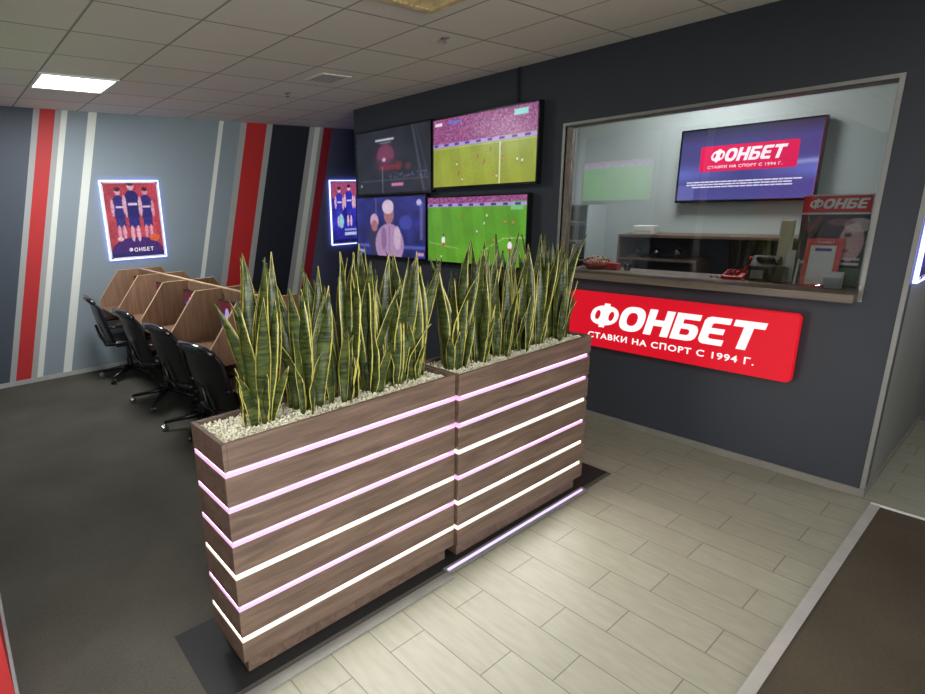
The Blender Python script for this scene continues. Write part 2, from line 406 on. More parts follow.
# ------------------------------------------------------------------ the room
WX, WY, CE = -6.93, 4.18, 2.90
def S(name, bm, mat, label=None, **k): return struct(obj(name, bm, mat, **k), label)
S('floor', BX(WX-.1, 3.1, -3.1, 7.3, -.1, 0), M['tile'])
bm = bmesh.new(); box(bm, WX-.1, 3.1, -3.1, 7.3, CE, CE+.1); S('ceiling', bm, M['ceiling'])
S('wall_left', BX(WX-.1, WX, -.2, 7.3, 0, CE), M['stripes'])
# service wall with the window opening
X0, X1 = -5.52, -.54
wx0, wx1, wz0, wz1 = -2.70, -.735, 1.20, 2.375
bm = bmesh.new()
box(bm, X0, wx0, WY, WY+.14, 0, CE); box(bm, wx1, X1, WY, WY+.14, 0, CE)
box(bm, wx0, wx1, WY, WY+.14, 0, wz0-.02); box(bm, wx0, wx1, WY, WY+.14, wz1, CE)
S('wall_back', bm, M['darkwall'])
S('wall_right', BX(X1-.14, X1, WY+.14, 6.0, 0, CE), M['sidewall'])
S('wall_booth_left', BX(-3.75, -3.6, WY+.14, 5.95, 0, CE), M['boothwall'])
S('wall_booth_back', BX(-3.75, X1-.14, 5.8, 5.95, 0, CE), M['boothwall'])
S('wall_passage_left', BX(X0, X0+.14, WY+.14, 7.2, 0, CE), M['darkwall'])
S('wall_far', BX(WX, X0, 7.2, 7.3, 0, CE), M['darkwall'])
S('wall_passage_right', BX(X1-.14, 3.0, 6.0, 6.1, 0, CE), M['sidewall'])
bm = bmesh.new(); box(bm, 3.0, 3.1, 2.2, 6.1, 0, CE); box(bm, 3.0, 3.1, -3.1, -2.7, 0, CE); box(bm, 3.0, 3.1, -2.7, 2.2, 0, .1); box(bm, 3.0, 3.1, -2.7, 2.2, 2.75, CE)
S('wall_right_outer', bm, M['sidewall'])
sw = thing('fill_window', 'added glazing out of view that lets fill light into the room', 'window', (3.05, -.25, .1)); sw['kind'] = 'structure'  # unseen glazing, added so fill light reaches the ceiling
bm = bmesh.new(); box(bm, -.02, .02, -2.45, 2.45, 0, .05); box(bm, -.02, .02, -2.45, 2.45, 2.6, 2.65)
for y_ in (-2.45, -.82, .82, 2.40): box(bm, -.02, .02, y_, y_+.05, .05, 2.6)
obj('window_frame', bm, M['alud'], sw); obj('window_pane', BX(-.003, .003, -2.44, 2.44, .04, 2.61), M['cglass'], sw)
l_ = bpy.data.lights.new('fill_light_portal', 'AREA'); l_.shape = 'RECTANGLE'; l_.size = 2.6; l_.size_y = 4.9; l_.cycles.is_portal = True  # portal guides background fill through the added glazing
o_ = bpy.data.objects.new('fill_light_portal', l_); COL.objects.link(o_); o_.location = (3.12, -.25, 1.42); o_.rotation_euler = (0, R(90), 0)
S('wall_near', BX(WX, -2.12, -.16, -.06, 0, CE), M['stripes2'])
S('wall_near_return', BX(-2.22, -2.12, -3.0, -.16, 0, CE), M['darkwall'])
S('wall_front', BX(-2.22, 3.0, -3.1, -3.0, 0, CE), M['darkwall'])
# booth room inner skin of the service wall is pale
bm = bmesh.new(); box(bm, -3.6, wx0, WY+.14, WY+.15, 0, CE); box(bm, wx1, X1-.14, WY+.14, WY+.15, 0, CE); box(bm, wx0, wx1, WY+.14, WY+.15, wz1, CE); box(bm, wx0, wx1, WY+.14, WY+.15, 0, wz0-.02)
S('wall_booth_front', bm, M['boothwall'])
S('wall_booth_right', BX(X1-.15, X1-.14, WY+.15, 5.8, 0, CE), M['boothwall'])
# baseboards
bm = BX(X0, X1+.012, WY-.012, WY, 0, .05); S('baseboard_back', bm, M['basegrey'])
S('baseboard_left', BX(WX, WX+.012, -.06, 7.2, 0, .055), M['baselight'])
S('baseboard_near', BX(WX+.02, -2.12, -.06, -.048, 0, .06), M['baselight'])
S('baseboard_right', BX(X1, X1+.01, WY, 6.0, 0, .04), M['basegrey'])
S('trim_1', BX(X1-.014, X1+.008, WY-.006, WY+.022, .05, CE), M['alud'], 'aluminium corner bead on the edge of the dark wall')
# window
w = thing('window_1', 'wide service window with thin aluminium edging', 'window', (0, 0, 0)); w['kind'] = 'structure'
t = .022
bm = bmesh.new()
box(bm, wx0-t, wx0, WY-.006, WY+.02, wz0+.03, wz1+t); box(bm, wx1, wx1+t, WY-.006, WY+.02, wz0-.02, wz1+t); box(bm, wx0, wx1, WY-.006, WY+.02, wz1, wz1+t)
obj('window_frame', bm, M['alud'], w)
bm = bmesh.new()
box(bm, wx0, wx0+.006, WY+.02, WY+.14, wz0+.03, wz1); box(bm, wx1-.006, wx1, WY+.02, WY+.14, wz0+.03, wz1); box(bm, wx0+.006, wx1-.006, WY+.02, WY+.14, wz1-.006, wz1)
obj('jamb_lining', bm, plain('brown grey jamb', (112, 104, 92), .5, var=.3, scale=25), w)
bm = BX(wx0+.008, wx1-.008, WY+.09, WY+.094, wz0+.028, wz1-.008, Matrix.Translation((0, WY+.09, 1.8)) @ Matrix.Rotation(R(-1.1), 4, 'X') @ Matrix.Translation((0, -WY-.09, -1.8))); pn = obj('window_pane', bm, M['glass'], w)
S('window_sill_1', BX(wx0-.0, wx1-.002, WY-.085, WY+.43, 1.18, 1.226), M['sill'], 'grey brown laminate counter board running through the service window').name = 'trim_2'

# floor coverings
bm = bmesh.new()
prism(bm, [(WX+.012, -.048), (-1.665, -.048), (-1.665, 3.34), (-3.0, 3.34), (-3.0, 4.16), (-5.6, 4.16), (-5.6, 7.2), (WX+.012, 7.2)], 2, 0.0, .006)
tag(obj('carpet', bm, M['carpet']), 'dark grey carpet covering the floor of the betting area', 'carpet')
tag(obj('entrance_mat', BX(-.44, 2.9, -2.9, 4.10, 0, .006), M['matbrown']), 'dark brown entrance mat at the right edge', 'mat')
st = S('trim_3', BX(-1.665, -1.615, -.04, 1.75, 0, .009), M['alud'], 'metal transition profile between carpet and tiles')
S('trim_4', BX(-.485, -.44, -2.9, 4.10, 0, .01), plain('pale aluminium profile', (178, 174, 166), .35, .35), 'long metal profile along the brown mat')
S('trim_5', BX(-.485, 2.9, 4.10, 4.125, 0, .01), M['white'], 'pale profile across the far end of the brown mat')
tag(obj('floor_mat', BX(-2.13, -1.69, .527, 3.337, .006, .009), M['mat']), 'black mat under the two wooden planters', 'mat')
t0 = thing('floor_profile', 'metal floor profile with a glowing lavender line in front of the far planter', 'light', (0, 0, 0))
obj('profile', BX(-1.690, -1.64, 1.75, 3.01, .0095, .016), M['alud'], t0)
obj('glow_strip', BX(-1.671, -1.658, 1.76, 2.98, .016, .021), M['lav'], t0)  # emissive lavender line along the top of the profile

# ------------------------------------------------------------------ lights
def area(name, loc, sx, sy, e, c=(1, 1, 1), rot=(0, 0, 0), spread=180, parent=None):
    l = bpy.data.lights.new(name, 'AREA'); l.shape = 'RECTANGLE'; l.size = sx; l.size_y = sy; l.energy = e; l.color = c; l.spread = R(spread)
    o = bpy.data.objects.new(name, l); COL.objects.link(o); o.location = loc; o.rotation_euler = rot
    if parent: o.parent = parent
    return o
def ceiling_panel(cx, cy, label, e, group='square LED panels in the tiled ceiling'):
    t = thing('ceiling_light', label, 'light', (cx, cy, CE), 0, group)
    bm = bmesh.new()
    for a in ((-.3, .3, -.3, -.275), (-.3, .3, .275, .3), (-.3, -.275, -.275, .275), (.275, .3, -.275, .275)): box(bm, *a, -.012, 0)
    obj('frame', bm, M['white'], t)
    obj('diffuser', BX(-.275, .275, -.275, .275, -.008, -.002), M['panel'], t)
    area('panel_lamp', (0, 0, -.014), .54, .54, e, (.97, .98, 1), parent=t)
E1 = 30
WORLD = 16.0  # strong background, used as fill through the added glazing
ceiling_panel(-5.5, 1.185, 'bright square ceiling panel above the betting booths, near the striped wall', 40)
ceiling_panel(-1.0, -1.5, 'unseen square ceiling panel added above the near end of the planters, behind the viewer', 16)  # out-of-frame panel added to lift ceiling and tile brightness
ceiling_panel(.2, 1.7, 'unseen square ceiling panel added above the tiled walkway on the right', 14)  # unseen panel, added to brighten the tiles
ceiling_panel(-1.0, .1, 'unseen square ceiling panel added above the viewer, between the planters and the mat', 16)  # also unseen, put in for more light on the tiles
ceiling_panel(.2, -1.6, 'unseen square ceiling panel added behind the viewer, over the entrance mat', 8)  # weak unseen panel added for overall brightness
ceiling_panel(-2.2, 5.05, 'square ceiling panel inside the service booth', 16)
ceiling_panel(1.0, 5.0, 'unseen square ceiling panel added in the passage on the right', 14)  # unseen fill panel added over the passage tiles

# ------------------------------------------------------------------ planters
LEDC = {'p': ((.98, .95, 1), 'pink'), 'w': ((1, .985, .94), 'warm')}
def planter(label, x0, x1, y0, y1, colors, near_end):
    t = thing('wooden_planter', label, 'planter', ((x0+x1)/2, (y0+y1)/2, .009), 0, 'slatted wooden planters with light strips')
    hx, hy = (x1-x0)/2, (y1-y0)/2; dz = -.009
    tops = [.187+.1406*k for k in range(6)]      # lower edges of the light grooves, bottom up
    g = .025
    obj('plinth', BX(-hx+.03, hx-.035, -hy+.03, hy-.03, 0, .095+dz), M['plankx'], t, bevel=.002)
    zs = .095
    for k in range(6):
        obj('board', BX(-hx, hx, -hy, hy, zs+dz, tops[k]+dz), M['plank'], t, bevel=.0025)
        col = colors[5-k]
        fs = obj('glow_strip', BX(-hx+.002, hx-.002, -hy+.002, hy-(.002 if near_end else .03), tops[k]+dz, tops[k]+.018+dz), M[LEDC[col][1]], t)
        lab(fs, 'pink glowing LED strip' if col == 'p' else 'warm white glowing LED strip')
        e = 2.0
        area('led_lamp', (hx-.0035, -.015, tops[k]+.0215+dz), .0055, 2*hy-.05, e*(2*hy/1.2), LEDC[col][0], (0, R(-90), 0), parent=t)
        if near_end: area('led_lamp', (0, -hy+.0035, tops[k]+.0215+dz), 2*hx-.02, .0055, e*.16, LEDC[col][0], (R(-90), 0, 0), parent=t)
        obj('core', BX(-hx+.014, hx-.014, -hy+.014, hy-.014, tops[k]+.018+dz, tops[k]+g+dz), M['black'], t)
        if not near_end: obj('glow_block', BX(-hx+.006, hx-.006, hy-.028, hy-.004, tops[k]+dz, tops[k]+g+dz), M['plankx'], t)  # unseen filler added to keep strip glow out of the window reflection
        zs = tops[k]+g
    bm = bmesh.new(); tk = .018; zt = 1.02
    box(bm, -hx, hx, -hy, -hy+tk, zs+dz, zt+dz); box(bm, -hx, hx, hy-tk, hy, zs+dz, zt+dz)
    box(bm, -hx, -hx+tk, -hy+tk, hy-tk, zs+dz, zt+dz); box(bm, hx-tk, hx, -hy+tk, hy-tk, zs+dz, zt+dz)
    lab(obj('rim', bm, M['plank'], t, bevel=.002), 'top board ring around the plant trough')
    obj('soil', BX(-hx+tk, hx-tk, -hy+tk, hy-tk, zs+dz, .998+dz), M['gravel_base'], t)
    return t
LP = (-2.005, -1.712, .668, 1.852); RP = (-1.995, -1.692, 1.858, 3.01)
planter('long wooden planter nearest the viewer, its end facing the carpet', *LP, 'pppwpw', True)
planter('long wooden planter farther away, nearest the red sign', *RP, 'ppwpww', False)

def pebbles(bounds, label):
    x0, x1, y0, y1 = bounds; x0 += .02; x1 -= .02; y0 += .02; y1 -= .02
    rnd = random.Random(3); bm = bmesh.new()
    n = int((y1-y0)*2600)
    for i in range(n):
        r = rnd.uniform(.003, .0072)
        m = Matrix.Translation((rnd.uniform(x0+r, x1-r), rnd.uniform(y0+r, y1-r), .998+r*rnd.uniform(.2, 1.6))) @ Matrix.Rotation(rnd.uniform(0, 6), 4, Vector((rnd.random(), rnd.random(), .3)).normalized()) @ Matrix.Diagonal((r, r*rnd.uniform(.6, 1), r*rnd.uniform(.5, .8), 1))
        bmesh.ops.create_icosphere(bm, subdivisions=1, radius=1, matrix=m)
    tag(obj('gravel', bm, M['gravel']), label, 'gravel', None, 'stuff')
pebbles(LP, 'pale pebbles filling the top of the nearer planter')
pebbles(RP, 'pale pebbles filling the top of the farther planter')

# ------------------------------------------------------------------ snake plants
def leaf(parent, rnd, x, y, h, w, lean, az, face, small=False):
    n = 11; bm = bmesh.new(); uvl = bm.loops.layers.uv.new('UVMap')
    rows = []; twist = rnd.uniform(-.5, .5); curl = rnd.uniform(-.25, .35)
    wav = rnd.uniform(0, 6)
    for i in range(n):
        s = i/(n-1)
        wid = w*(.38+.62*math.sin(min(1, s/.5)*PI/2)) if s < .5 else w*max(.02, math.cos((s-.5)/.5*PI/2)**1.05)
        th = lean*s + curl*lean*s*s*1.5
        rad = h*(lean*s*s*.75 + .06*math.sin(s*3+wav)*s)
        z = h*s*math.cos(lean*s*.55)
        px, py = x+math.cos(az)*rad, y+math.sin(az)*rad
        fa = face+twist*s
        d = Vector((math.cos(fa), math.sin(fa), 0)); nn = Vector((-math.sin(fa), math.cos(fa), 0))
        row = []
        for k in range(5):
            q = (k/4-.5)*2
            cup = (q*q)*(.32-.15*s)*wid*.5
            row.append((bm.verts.new(Vector((px, py, z))+d*(q*wid/2)+nn*(cup+.004*math.sin(s*14+q*3+wav))), (k/4, s)))
        rows.append(row)
    for a, b in zip(rows, rows[1:]):
        for k in range(4):
            q = [a[k], a[k+1], b[k+1], b[k]]
            f = bm.faces.new([v[0] for v in q]); f.smooth = True
            for lp, v in zip(f.loops, q): lp[uvl].uv = v[1]
    o = obj('leaf', bm, M['leaf'], parent, smooth=True)
    s = o.modifiers.new('thickness', 'SOLIDIFY'); s.thickness = .0025; s.offset = 0
    return o
def clamp_az(rnd, y, lo, hi):
    return rnd.uniform(0, 2*PI)
def snake_plant(x, y, seed, label, nt, ns, hmax, group):
    rnd = random.Random(seed)
    hmax += .045
    t = thing('snake_plant', label, 'plant', (x, y, .985), 0, group)
    for i in range(nt+3):
        a = 2*PI*i/nt+rnd.uniform(-.4, .4); r = rnd.uniform(.015, .055)
        # fan mostly along the trough
        leaf(t, rnd, math.cos(a)*r*.9, math.sin(a)*r*1.25, hmax*rnd.uniform(.72, 1.0), rnd.uniform(.050, .074), rnd.uniform(.02, .24), a, R(52)+rnd.gauss(0, .55))
    for i in range(ns):
        a = rnd.uniform(-1.6, 1.6) if rnd.random() < .75 else rnd.uniform(0, 2*PI); r = rnd.uniform(.04, .075)
        leaf(t, rnd, max(-.075, min(.075, math.cos(a)*r)), math.sin(a)*r, hmax*rnd.uniform(.3, .62), rnd.uniform(.034, .052), rnd.uniform(.1, .5), a, R(52)+rnd.gauss(0, .8))
    return t
GL, GR = 'snake plants in the nearer planter', 'snake plants in the farther planter'
specs = [
 (-1.865, .905, 11, 'snake plant at the near end of the nearer planter, standing alone and widest', 9, 4, .64, GL),
 (-1.868, 1.115, 12, 'snake plant second from the near end of the nearer planter', 8, 4, .60, GL),
 (-1.868, 1.285, 23, 'snake plant third from the near end of the nearer planter', 8, 4, .62, GL),
 (-1.868, 1.44, 14, 'snake plant in the nearer planter, third from its far end', 8, 4, .63, GL),
 (-1.868, 1.60, 35, 'snake plant in the nearer planter, second from its far end', 8, 4, .61, GL),
 (-1.868, 1.72, 16, 'snake plant at the far end of the nearer planter, beside the seam', 8, 4, .60, GL),
 (-1.85, 1.98, 17, 'snake plant at the near end of the farther planter, beside the seam', 8, 3, .62, GR),
 (-1.85, 2.17, 18, 'snake plant second from the seam in the farther planter', 8, 4, .60, GR),
 (-1.85, 2.33, 19, 'snake plant third from the seam in the farther planter', 8, 4, .63, GR),
 (-1.85, 2.49, 20, 'snake plant in the farther planter, third from the end nearest the red sign', 8, 4, .60, GR),
 (-1.85, 2.66, 21, 'snake plant in the farther planter, second from the end nearest the red sign', 8, 4, .62, GR),
 (-1.85, 2.85, 22, 'snake plant at the end of the farther planter, just before the red sign', 8, 4, .60, GR)]
for s_ in specs: snake_plant(*s_)

# ------------------------------------------------------------------ televisions
def tv(label, x0, x1, z0, z1, y, pic, depth=.06, bez=.014, bot=.022, strength=1.0, name='television', rz=0, tilt=0, back=.03, group=None):
    cx = (x0+x1)/2; w = (x1-x0)/2; H = z1-z0
    t = thing(name, label, 'television', (cx, y, z0), rz, group); t.rotation_euler = (tilt, 0, rz)
    obj('housing', BX(-w, w, 0, depth, 0, H), M['bezel'], t, bevel=.004)
    bm = bmesh.new()
    box(bm, -w, w, -.008, 0, 0, bot); box(bm, -w, w, -.008, 0, H-bez, H); box(bm, -w, -w+bez, -.008, 0, bot, H-bez); box(bm, w-bez, w, -.008, 0, bot, H-bez)
    obj('bezel', bm, M['bezel'], t, bevel=.0015)
    picture('screen', pic, screen_mat(label[:20], strength), t, (0, -.003, bot), 2*(w-bez), H-bot-bez)
    obj('wall_bracket', BX(-.2, .2, depth, depth+back, H*.3, H*.7), M['black'], t)
    return t

def football(w, h, crowd, green, line_u=None, seed=1, yellow=0, dense=12):
    global rng; rng = np.random.default_rng(seed)
    p = Pic(w, h, green)
    st = (np.floor(p.U*9+p.V*.8) % 2)*.06+.94; p.mul(st*(.93+.12*noise(h, w, 6, 9)))
    if yellow: p.put(1-p.V*.9, (176, 168, 40), yellow)
    top = 1-crowd
    m = p.V > top-.01*np.sin(p.U*5)
    n = rng.random((h, w)); c = np.zeros((h, w, 3))
    c[:] = (120, 58, 108); c[n > .4] = (176, 84, 150); c[n > .68] = (78, 40, 84); c[n > .85] = (224, 170, 214); c[n > .955] = (240, 90, 120)
    p.a = np.where(m[..., None], c, p.a)
    bb = .055
    p.rect(0, 1, top-bb, top, (176, 150, 214)); 
    for k in range(9): p.rect(k/9+.01, k/9+.055, top-bb*.75, top-bb*.2, (62, 40, 130))
    p.line(0, top-bb-.02, 1, top-bb-.02, .002, (220, 230, 190), .6)
    if line_u is not None: p.line(line_u, 0, line_u, top-bb-.02, .004, (240, 246, 214))
    rr = random.Random(seed)
    for k in range(dense):
        u, v = rr.uniform(.04, .96), rr.uniform(.08, top-bb-.06); c = rr.choice([(240, 236, 226), (220, 120, 90), (236, 240, 236), (196, 70, 60)])
        p.ell(u, v, .006, .022, c); p.ell(u, v+.03, .004, .009, (120, 80, 60)); p.ell(u-.003, v-.028, .003, .014, (60, 70, 50), .6)
    return p
# upper right: stadium, halfway line
p2 = football(230, 130, .36, (146, 164, 62), .685, 3, .35)
p2.rect(.02, .1, .9, .95, (236, 226, 240)); p2.rect(.8, .92, .88, .96, (150, 220, 214)); p2.rect(.16, .3, .92, .95, (90, 120, 220))
p2.put(((np.hypot((p2.U-.47)/.16, (p2.V-.33)/.13) > .97) & (np.hypot((p2.U-.47)/.16, (p2.V-.33)/.13) < 1.03)), (176, 184, 84), .5)
p2.finish(1, .06)
tv('wall television with a football match and pink crowd, upper right of the four', -4.115, -2.885, 1.94, 2.60, WY-.09, p2, strength=.95, back=.0298)
# lower right: green pitch close up
p4 = football(230, 125, .09, (96, 160, 44), None, 5, 0, 11)
p4.line(.62, .22, .8, .4, .003, (200, 230, 160), .8); p4.line(.8, .4, 1, .42, .003, (200, 230, 160), .8)
p4.line(0, .3, .35, .22, .003, (190, 225, 150), .6); p4.rect(.86, .97, .8, .87, (120, 190, 120))
for u, v in ((.86, .3), (.18, .34)): p4.ell(u, v, .02, .06, (238, 236, 238)); p4.ell(u, v+.08, .009, .025, (90, 60, 50)); p4.ell(u, v-.07, .012, .03, (200, 40, 50))
p4.finish(1, .06)
tv('wall television with a bright green football pitch, lower right of the four', -4.205, -2.965, 1.205, 1.872, WY-.08, p4, strength=.95, back=.0198)
# upper left: dark trailer
p1 = Pic(220, 125, (38, 42, 52)); rng = np.random.default_rng(4); p1.mul(.8+.4*noise(125, 220, 5, 8))
p1.line(.78, 1, .92, 0, .012, (86, 96, 112), .6); p1.line(.82, 1, .99, .1, .008, (70, 80, 96), .5)
p1.soft(.42, .56, .12, .16, (128, 58, 92), .95); p1.put((np.hypot((p1.U-.42)/.12, (p1.V-.58)/.2) < 1) & (p1.V > .54), (132, 66, 96), .8)
p1.ell(.40, .53, .025, .03, (220, 190, 210)); p1.rect(.33, .62, .37, .44, (150, 40, 60), .7); p1.ell(.60, .42, .05, .07, (120, 48, 52), .7); p1.ell(.72, .4, .04, .06, (110, 52, 50), .7)
p1.rect(.37, .372+.01, .0, .42, (170, 170, 190), .7)
p1.rect(.28, .54, .83, .862, (214, 216, 226)); p1.rect(.34, .5, .79, .805, (150, 150, 165))
p1.line(.05, .2, .97, .2, .003, (150, 156, 170), .7); p1.rect(.5, .66, .1, .15, (214, 130, 170)); p1.ell(.06, .13, .012, .02, (200, 210, 220))
rr = random.Random(4)
for k in range(34): u = rr.uniform(.45, .98); v = rr.uniform(.22, .3); p1.rect(u, u+.012, v, v+.02, (120, 126, 170), .8)
p1.finish(3, .16)
tv('wall television with a dark picture and dim pink figure, upper left of the four', -5.385, -4.14, 1.915, 2.615, WY-.08, p1, strength=.8, back=.0198)
# lower left: two people in a stadium
p3 = Pic(220, 125, (40, 44, 118)); rng = np.random.default_rng(5); p3.mul(.7+.6*noise(125, 220, 7, 10))
p3.rect(0, 1, .14, .2, (96, 104, 190), .8); p3.rect(.3, .32, .3, 1, (96, 100, 150), .7); p3.rect(.93, .97, .3, .9, (120, 120, 170), .6)
p3.ell(.26, .3, .07, .3, (52, 50, 84)); p3.ell(.28, .6, .065, .13, (208, 168, 196)); p3.ell(.28, .52, .05, .1, (170, 110, 120))
p3.ell(.5, .2, .21, .36, (176, 140, 182)); p3.ell(.5, .72, .075, .17, (168, 112, 120)); p3.ell(.49, .84, .085, .12, (220, 196, 216)); p3.ell(.62, .32, .05, .2, (220, 196, 214), .7); p3.ell(.42, .3, .04, .2, (120, 84, 126), .6)
p3.rect(.5, .51, .1, .5, (110, 70, 100), .7); p3.ell(.74, .58, .09, .12, (70, 84, 190), .6); p3.ell(.92, .9, .035, .05, (190, 190, 230)); p3.rect(.88, .98, .04, .09, (210, 150, 190)); p3.rect(.02, .14, .04, .09, (150, 160, 220))
p3.finish(3, .16)
tv('wall television with two people on a blue background, lower left of the four', -5.425, -4.22, 1.215, 1.902, WY-.08, p3, strength=.85, back=.0198)
# cable to the upper right set
bm = bmesh.new(); tube(bm, [(-3.16, WY-.008, CE), (-3.16, WY-.008, 2.57)], .009)
tag(obj('cable_conduit', bm, M['black']), 'thin dark cable duct from the ceiling down to the upper right television', 'cable')

# booth television with the logo
p5 = Pic(200, 112, (84, 78, 158)); p5.put(p5.V, (84, 72, 140), .6); p5.put(np.exp(-((p5.V-.38)/.12)**2)*(np.abs(p5.U-.5)*2), (120, 132, 226), .9)
p5.put(np.exp(-((p5.V-(.40+.08*p5.U))/.03)**2)*(p5.U > .72), (190, 200, 255), .7); p5.put(1-np.clip(p5.V/.25, 0, 1), (92, 88, 170), .7); p5.put(np.clip((p5.V-.8)/.2, 0, 1), (40, 36, 66), .8)
p5.rect(0, .14, 0, .22, (126, 128, 204), .7); p5.finish(1, .05)  # corner patch paints a reflection on the screen into the picture
bt = tv('television with a red logo on a violet screen inside the service booth', -2.465, -1.385, 1.735, 2.385, 5.719, p5, strength=.85, depth=.05)
bm = bmesh.new(); prism(bm, rrect(-.355, .385, .27, .49, .02), 1, -.006, -.0035); lab(obj('logo_plate', bm, M['lpinkred'], bt), 'red logo plate shown on the screen')
logo('ФОНБЕТ', -.275, .305, .35, .46, -.0065, M['lpinkw'], bt, .001)
text_mesh(SLOGAN, -.285, .285, .295, .026, -.0065, M['lpinkw'], bt, off=.015, depth=.001)
for k, (a, b) in enumerate(((-.45, .40), (-.45, .33), (-.40, .36))):
    bm = bmesh.new(); rr = random.Random(k); x = a
    while x < b:
        l = rr.uniform(.02, .06); box(bm, x, x+l, -.0065, -.0045, .175-k*.022, .186-k*.022); x += l+.006
    lab(obj('caption_line', bm, M['lscreenwhite'], bt), 'line of small white lettering')

# television on the near wall, seen mirrored in the window
pr = football(120, 68, .1, (90, 165, 60), None, 9, 0, 14)
tv('television with a football match on the wall opposite the window', -5.15, -4.02, 1.90, 2.52, .017, pr, strength=2.4, rz=PI, depth=.045)

# ------------------------------------------------------------------ posters in lit acrylic frames
def man(p, u, v, s, shirt, skin, shorts):
    p.ell(u, v+.30*s, .055*s, .05*s, skin); p.ell(u, v+.335*s, .058*s, .03*s, (70, 40, 50))
    p.ell(u, v+.13*s, .125*s, .125*s, shirt); p.rect(u-.1*s, u+.1*s, v-.08*s, v+.14*s, shirt)
    p.ell(u-.13*s, v+.08*s, .035*s, .12*s, skin); p.ell(u+.13*s, v+.06*s, .035*s, .12*s, skin)
    p.rect(u-.09*s, u+.09*s, v-.2*s, v-.07*s, shorts); p.ell(u-.05*s, v-.27*s, .035*s, .1*s, skin); p.ell(u+.05*s, v-.27*s, .035*s, .1*s, skin)
    p.rect(u-.07*s, u+.08*s, v+.07*s, v+.1*s, (236, 210, 236))
def poster(label, y0, y1, z0, z1, x, pic, flip=1, plane='left'):
    t = thing('lightbox_poster', label, 'poster', (x, (y0+y1)/2, z0), 0 if plane == 'left' else PI, 'lit posters in clear frames')
    W = (y1-y0); H = z1-z0; w = W/2
    tfit = obj('backing', BX(0, .018, -w, w, 0, H), M['white'], t)
    bm = bmesh.new(); e = .009
    box(bm, .004, .024, -w-e, -w, -e, H+e); box(bm, .004, .024, w, w+e, -e, H+e); box(bm, .004, .024, -w, w, -e, 0); box(bm, .004, .024, -w, w, H, H+e)
    lab(obj('glowing_edge', bm, M['bluewhite'], t), 'blue white glowing frame edge')
    obj('picture', BX(.018, .0185, -w+.022, w-.022, .022, H-.022), M['black'], t)
    picture('print', pic, screen_mat('poster print', .82), t, (.0192, 0, .022), W-.044, H-.044, 'y', 1)
    bm = bmesh.new()
    for a in (-w+.02, w-.02):
        for b in (.02, H-.02):
            b3 = bmesh.new(); lathe(b3, [(.009, 0), (.009, .012), (.005, .015)], 0, 0, 12)
            for v in b3.verts: v.co = Vector((.02+v.co.z, a+v.co.x, b+v.co.y))
            me = bpy.data.meshes.new('x'); b3.to_mesh(me); bm.from_mesh(me); b3.free()
    obj('frame_stud', bm, M['chrome'], t)
    return t
pp = Pic(110, 150, (196, 66, 88)); rng = np.random.default_rng(8); pp.put(1-np.abs(pp.V-.45)*1.2, (206, 84, 84), .4); pp.mul(.86+.28*noise(150, 110, 9, 7))
pp.ell(.5, .05, .5, .22, (58, 40, 120), .9)
man(pp, .25, .6, .95, (52, 44, 124), (236, 170, 196), (60, 50, 130)); man(pp, .76, .6, .95, (50, 40, 120), (230, 150, 176), (56, 46, 128)); man(pp, .5, .62, 1.12, (44, 36, 112), (240, 180, 200), (50, 44, 130))
pp.ell(.2, .25, .06, .03, (250, 190, 200)); pp.ell(.85, .25, .1, .05, (240, 110, 60), .8); pp.rect(0, 1, 0, .055, (48, 40, 110))
pp.finish(1, .3)
ps = poster('lit poster of three players in dark shirts on red, above the betting booths', 1.605, 2.25, 1.285, 2.17, WX, pp)
wtxt = bpy.data.objects.new('caption', None)
def poster_text(t, s, y0, y1, z, h):
    o = text_mesh(s, y0, y1, z, h, 0, M['lpinkw'], t, off=.012, depth=.001)
    for v in o.data.vertices: v.co = Vector((.0198-v.co.y, v.co.x, v.co.z))
    return o
bpy.data.objects.remove(wtxt)
poster_text(ps, 'ФОНБЕТ', -.10, .18, .075, .05)
pq = Pic(110, 150, (52, 50, 170)); rng = np.random.default_rng(9); pq.mul(.7+.6*noise(150, 110, 9, 7)); pq.rect(0, 1, .74, 1, (190, 84, 120), .9)
man(pq, .22, .6, .9, (60, 60, 190), (236, 180, 210), (70, 70, 190)); man(pq, .52, .62, .95, (50, 54, 186), (240, 190, 214), (60, 60, 180)); man(pq, .82, .6, .9, (56, 56, 186), (230, 170, 200), (60, 60, 180))
pq.ell(.26, .36, .08, .12, (150, 220, 230), .9); pq.rect(.35, .95, .12, .17, (200, 210, 240)); pq.rect(.35, .9, .2, .23, (150, 160, 230)); pq.rect(0, 1, 0, .06, (30, 28, 90))
pq.finish(1, .35)
poster('lit blue poster of players on the striped wall, half hidden behind the televisions', 4.755, 5.40, 1.245, 2.17, WX, pq)
poster('lit poster on the side wall at the right edge, seen almost edge on', 4.30, 4.95, 1.30, 2.17, X1+.001, pq, 1, 'right').rotation_euler = (0, 0, 0)

# ------------------------------------------------------------------ red sign
cx, cz = -1.738, .64
sg = thing('illuminated_sign', 'large red illuminated sign under the service window with white lettering', 'sign', (cx, WY, cz))
bm = bmesh.new(); prism(bm, rrect(-.775, .775, 0, .44, .03), 1, -.078, -.03); lab(obj('face', bm, M['lred'], sg, bevel=.004), 'glowing red sign face')
bm = bmesh.new(); prism(bm, rrect(-.745, .745, .03, .41, .02), 1, -.03, 0); obj('back_box', bm, M['darkred'], sg)
logo('ФОНБЕТ', -.605, .61, .168, .362, -.0785, M['lwhite'], sg, .004)
text_mesh(SLOGAN, -.60, .57, .072, .05, -.0785, M['lwhite'], sg, off=.018)

# ------------------------------------------------------------------ things on the counter, z = 1.226
CZ = 1.226
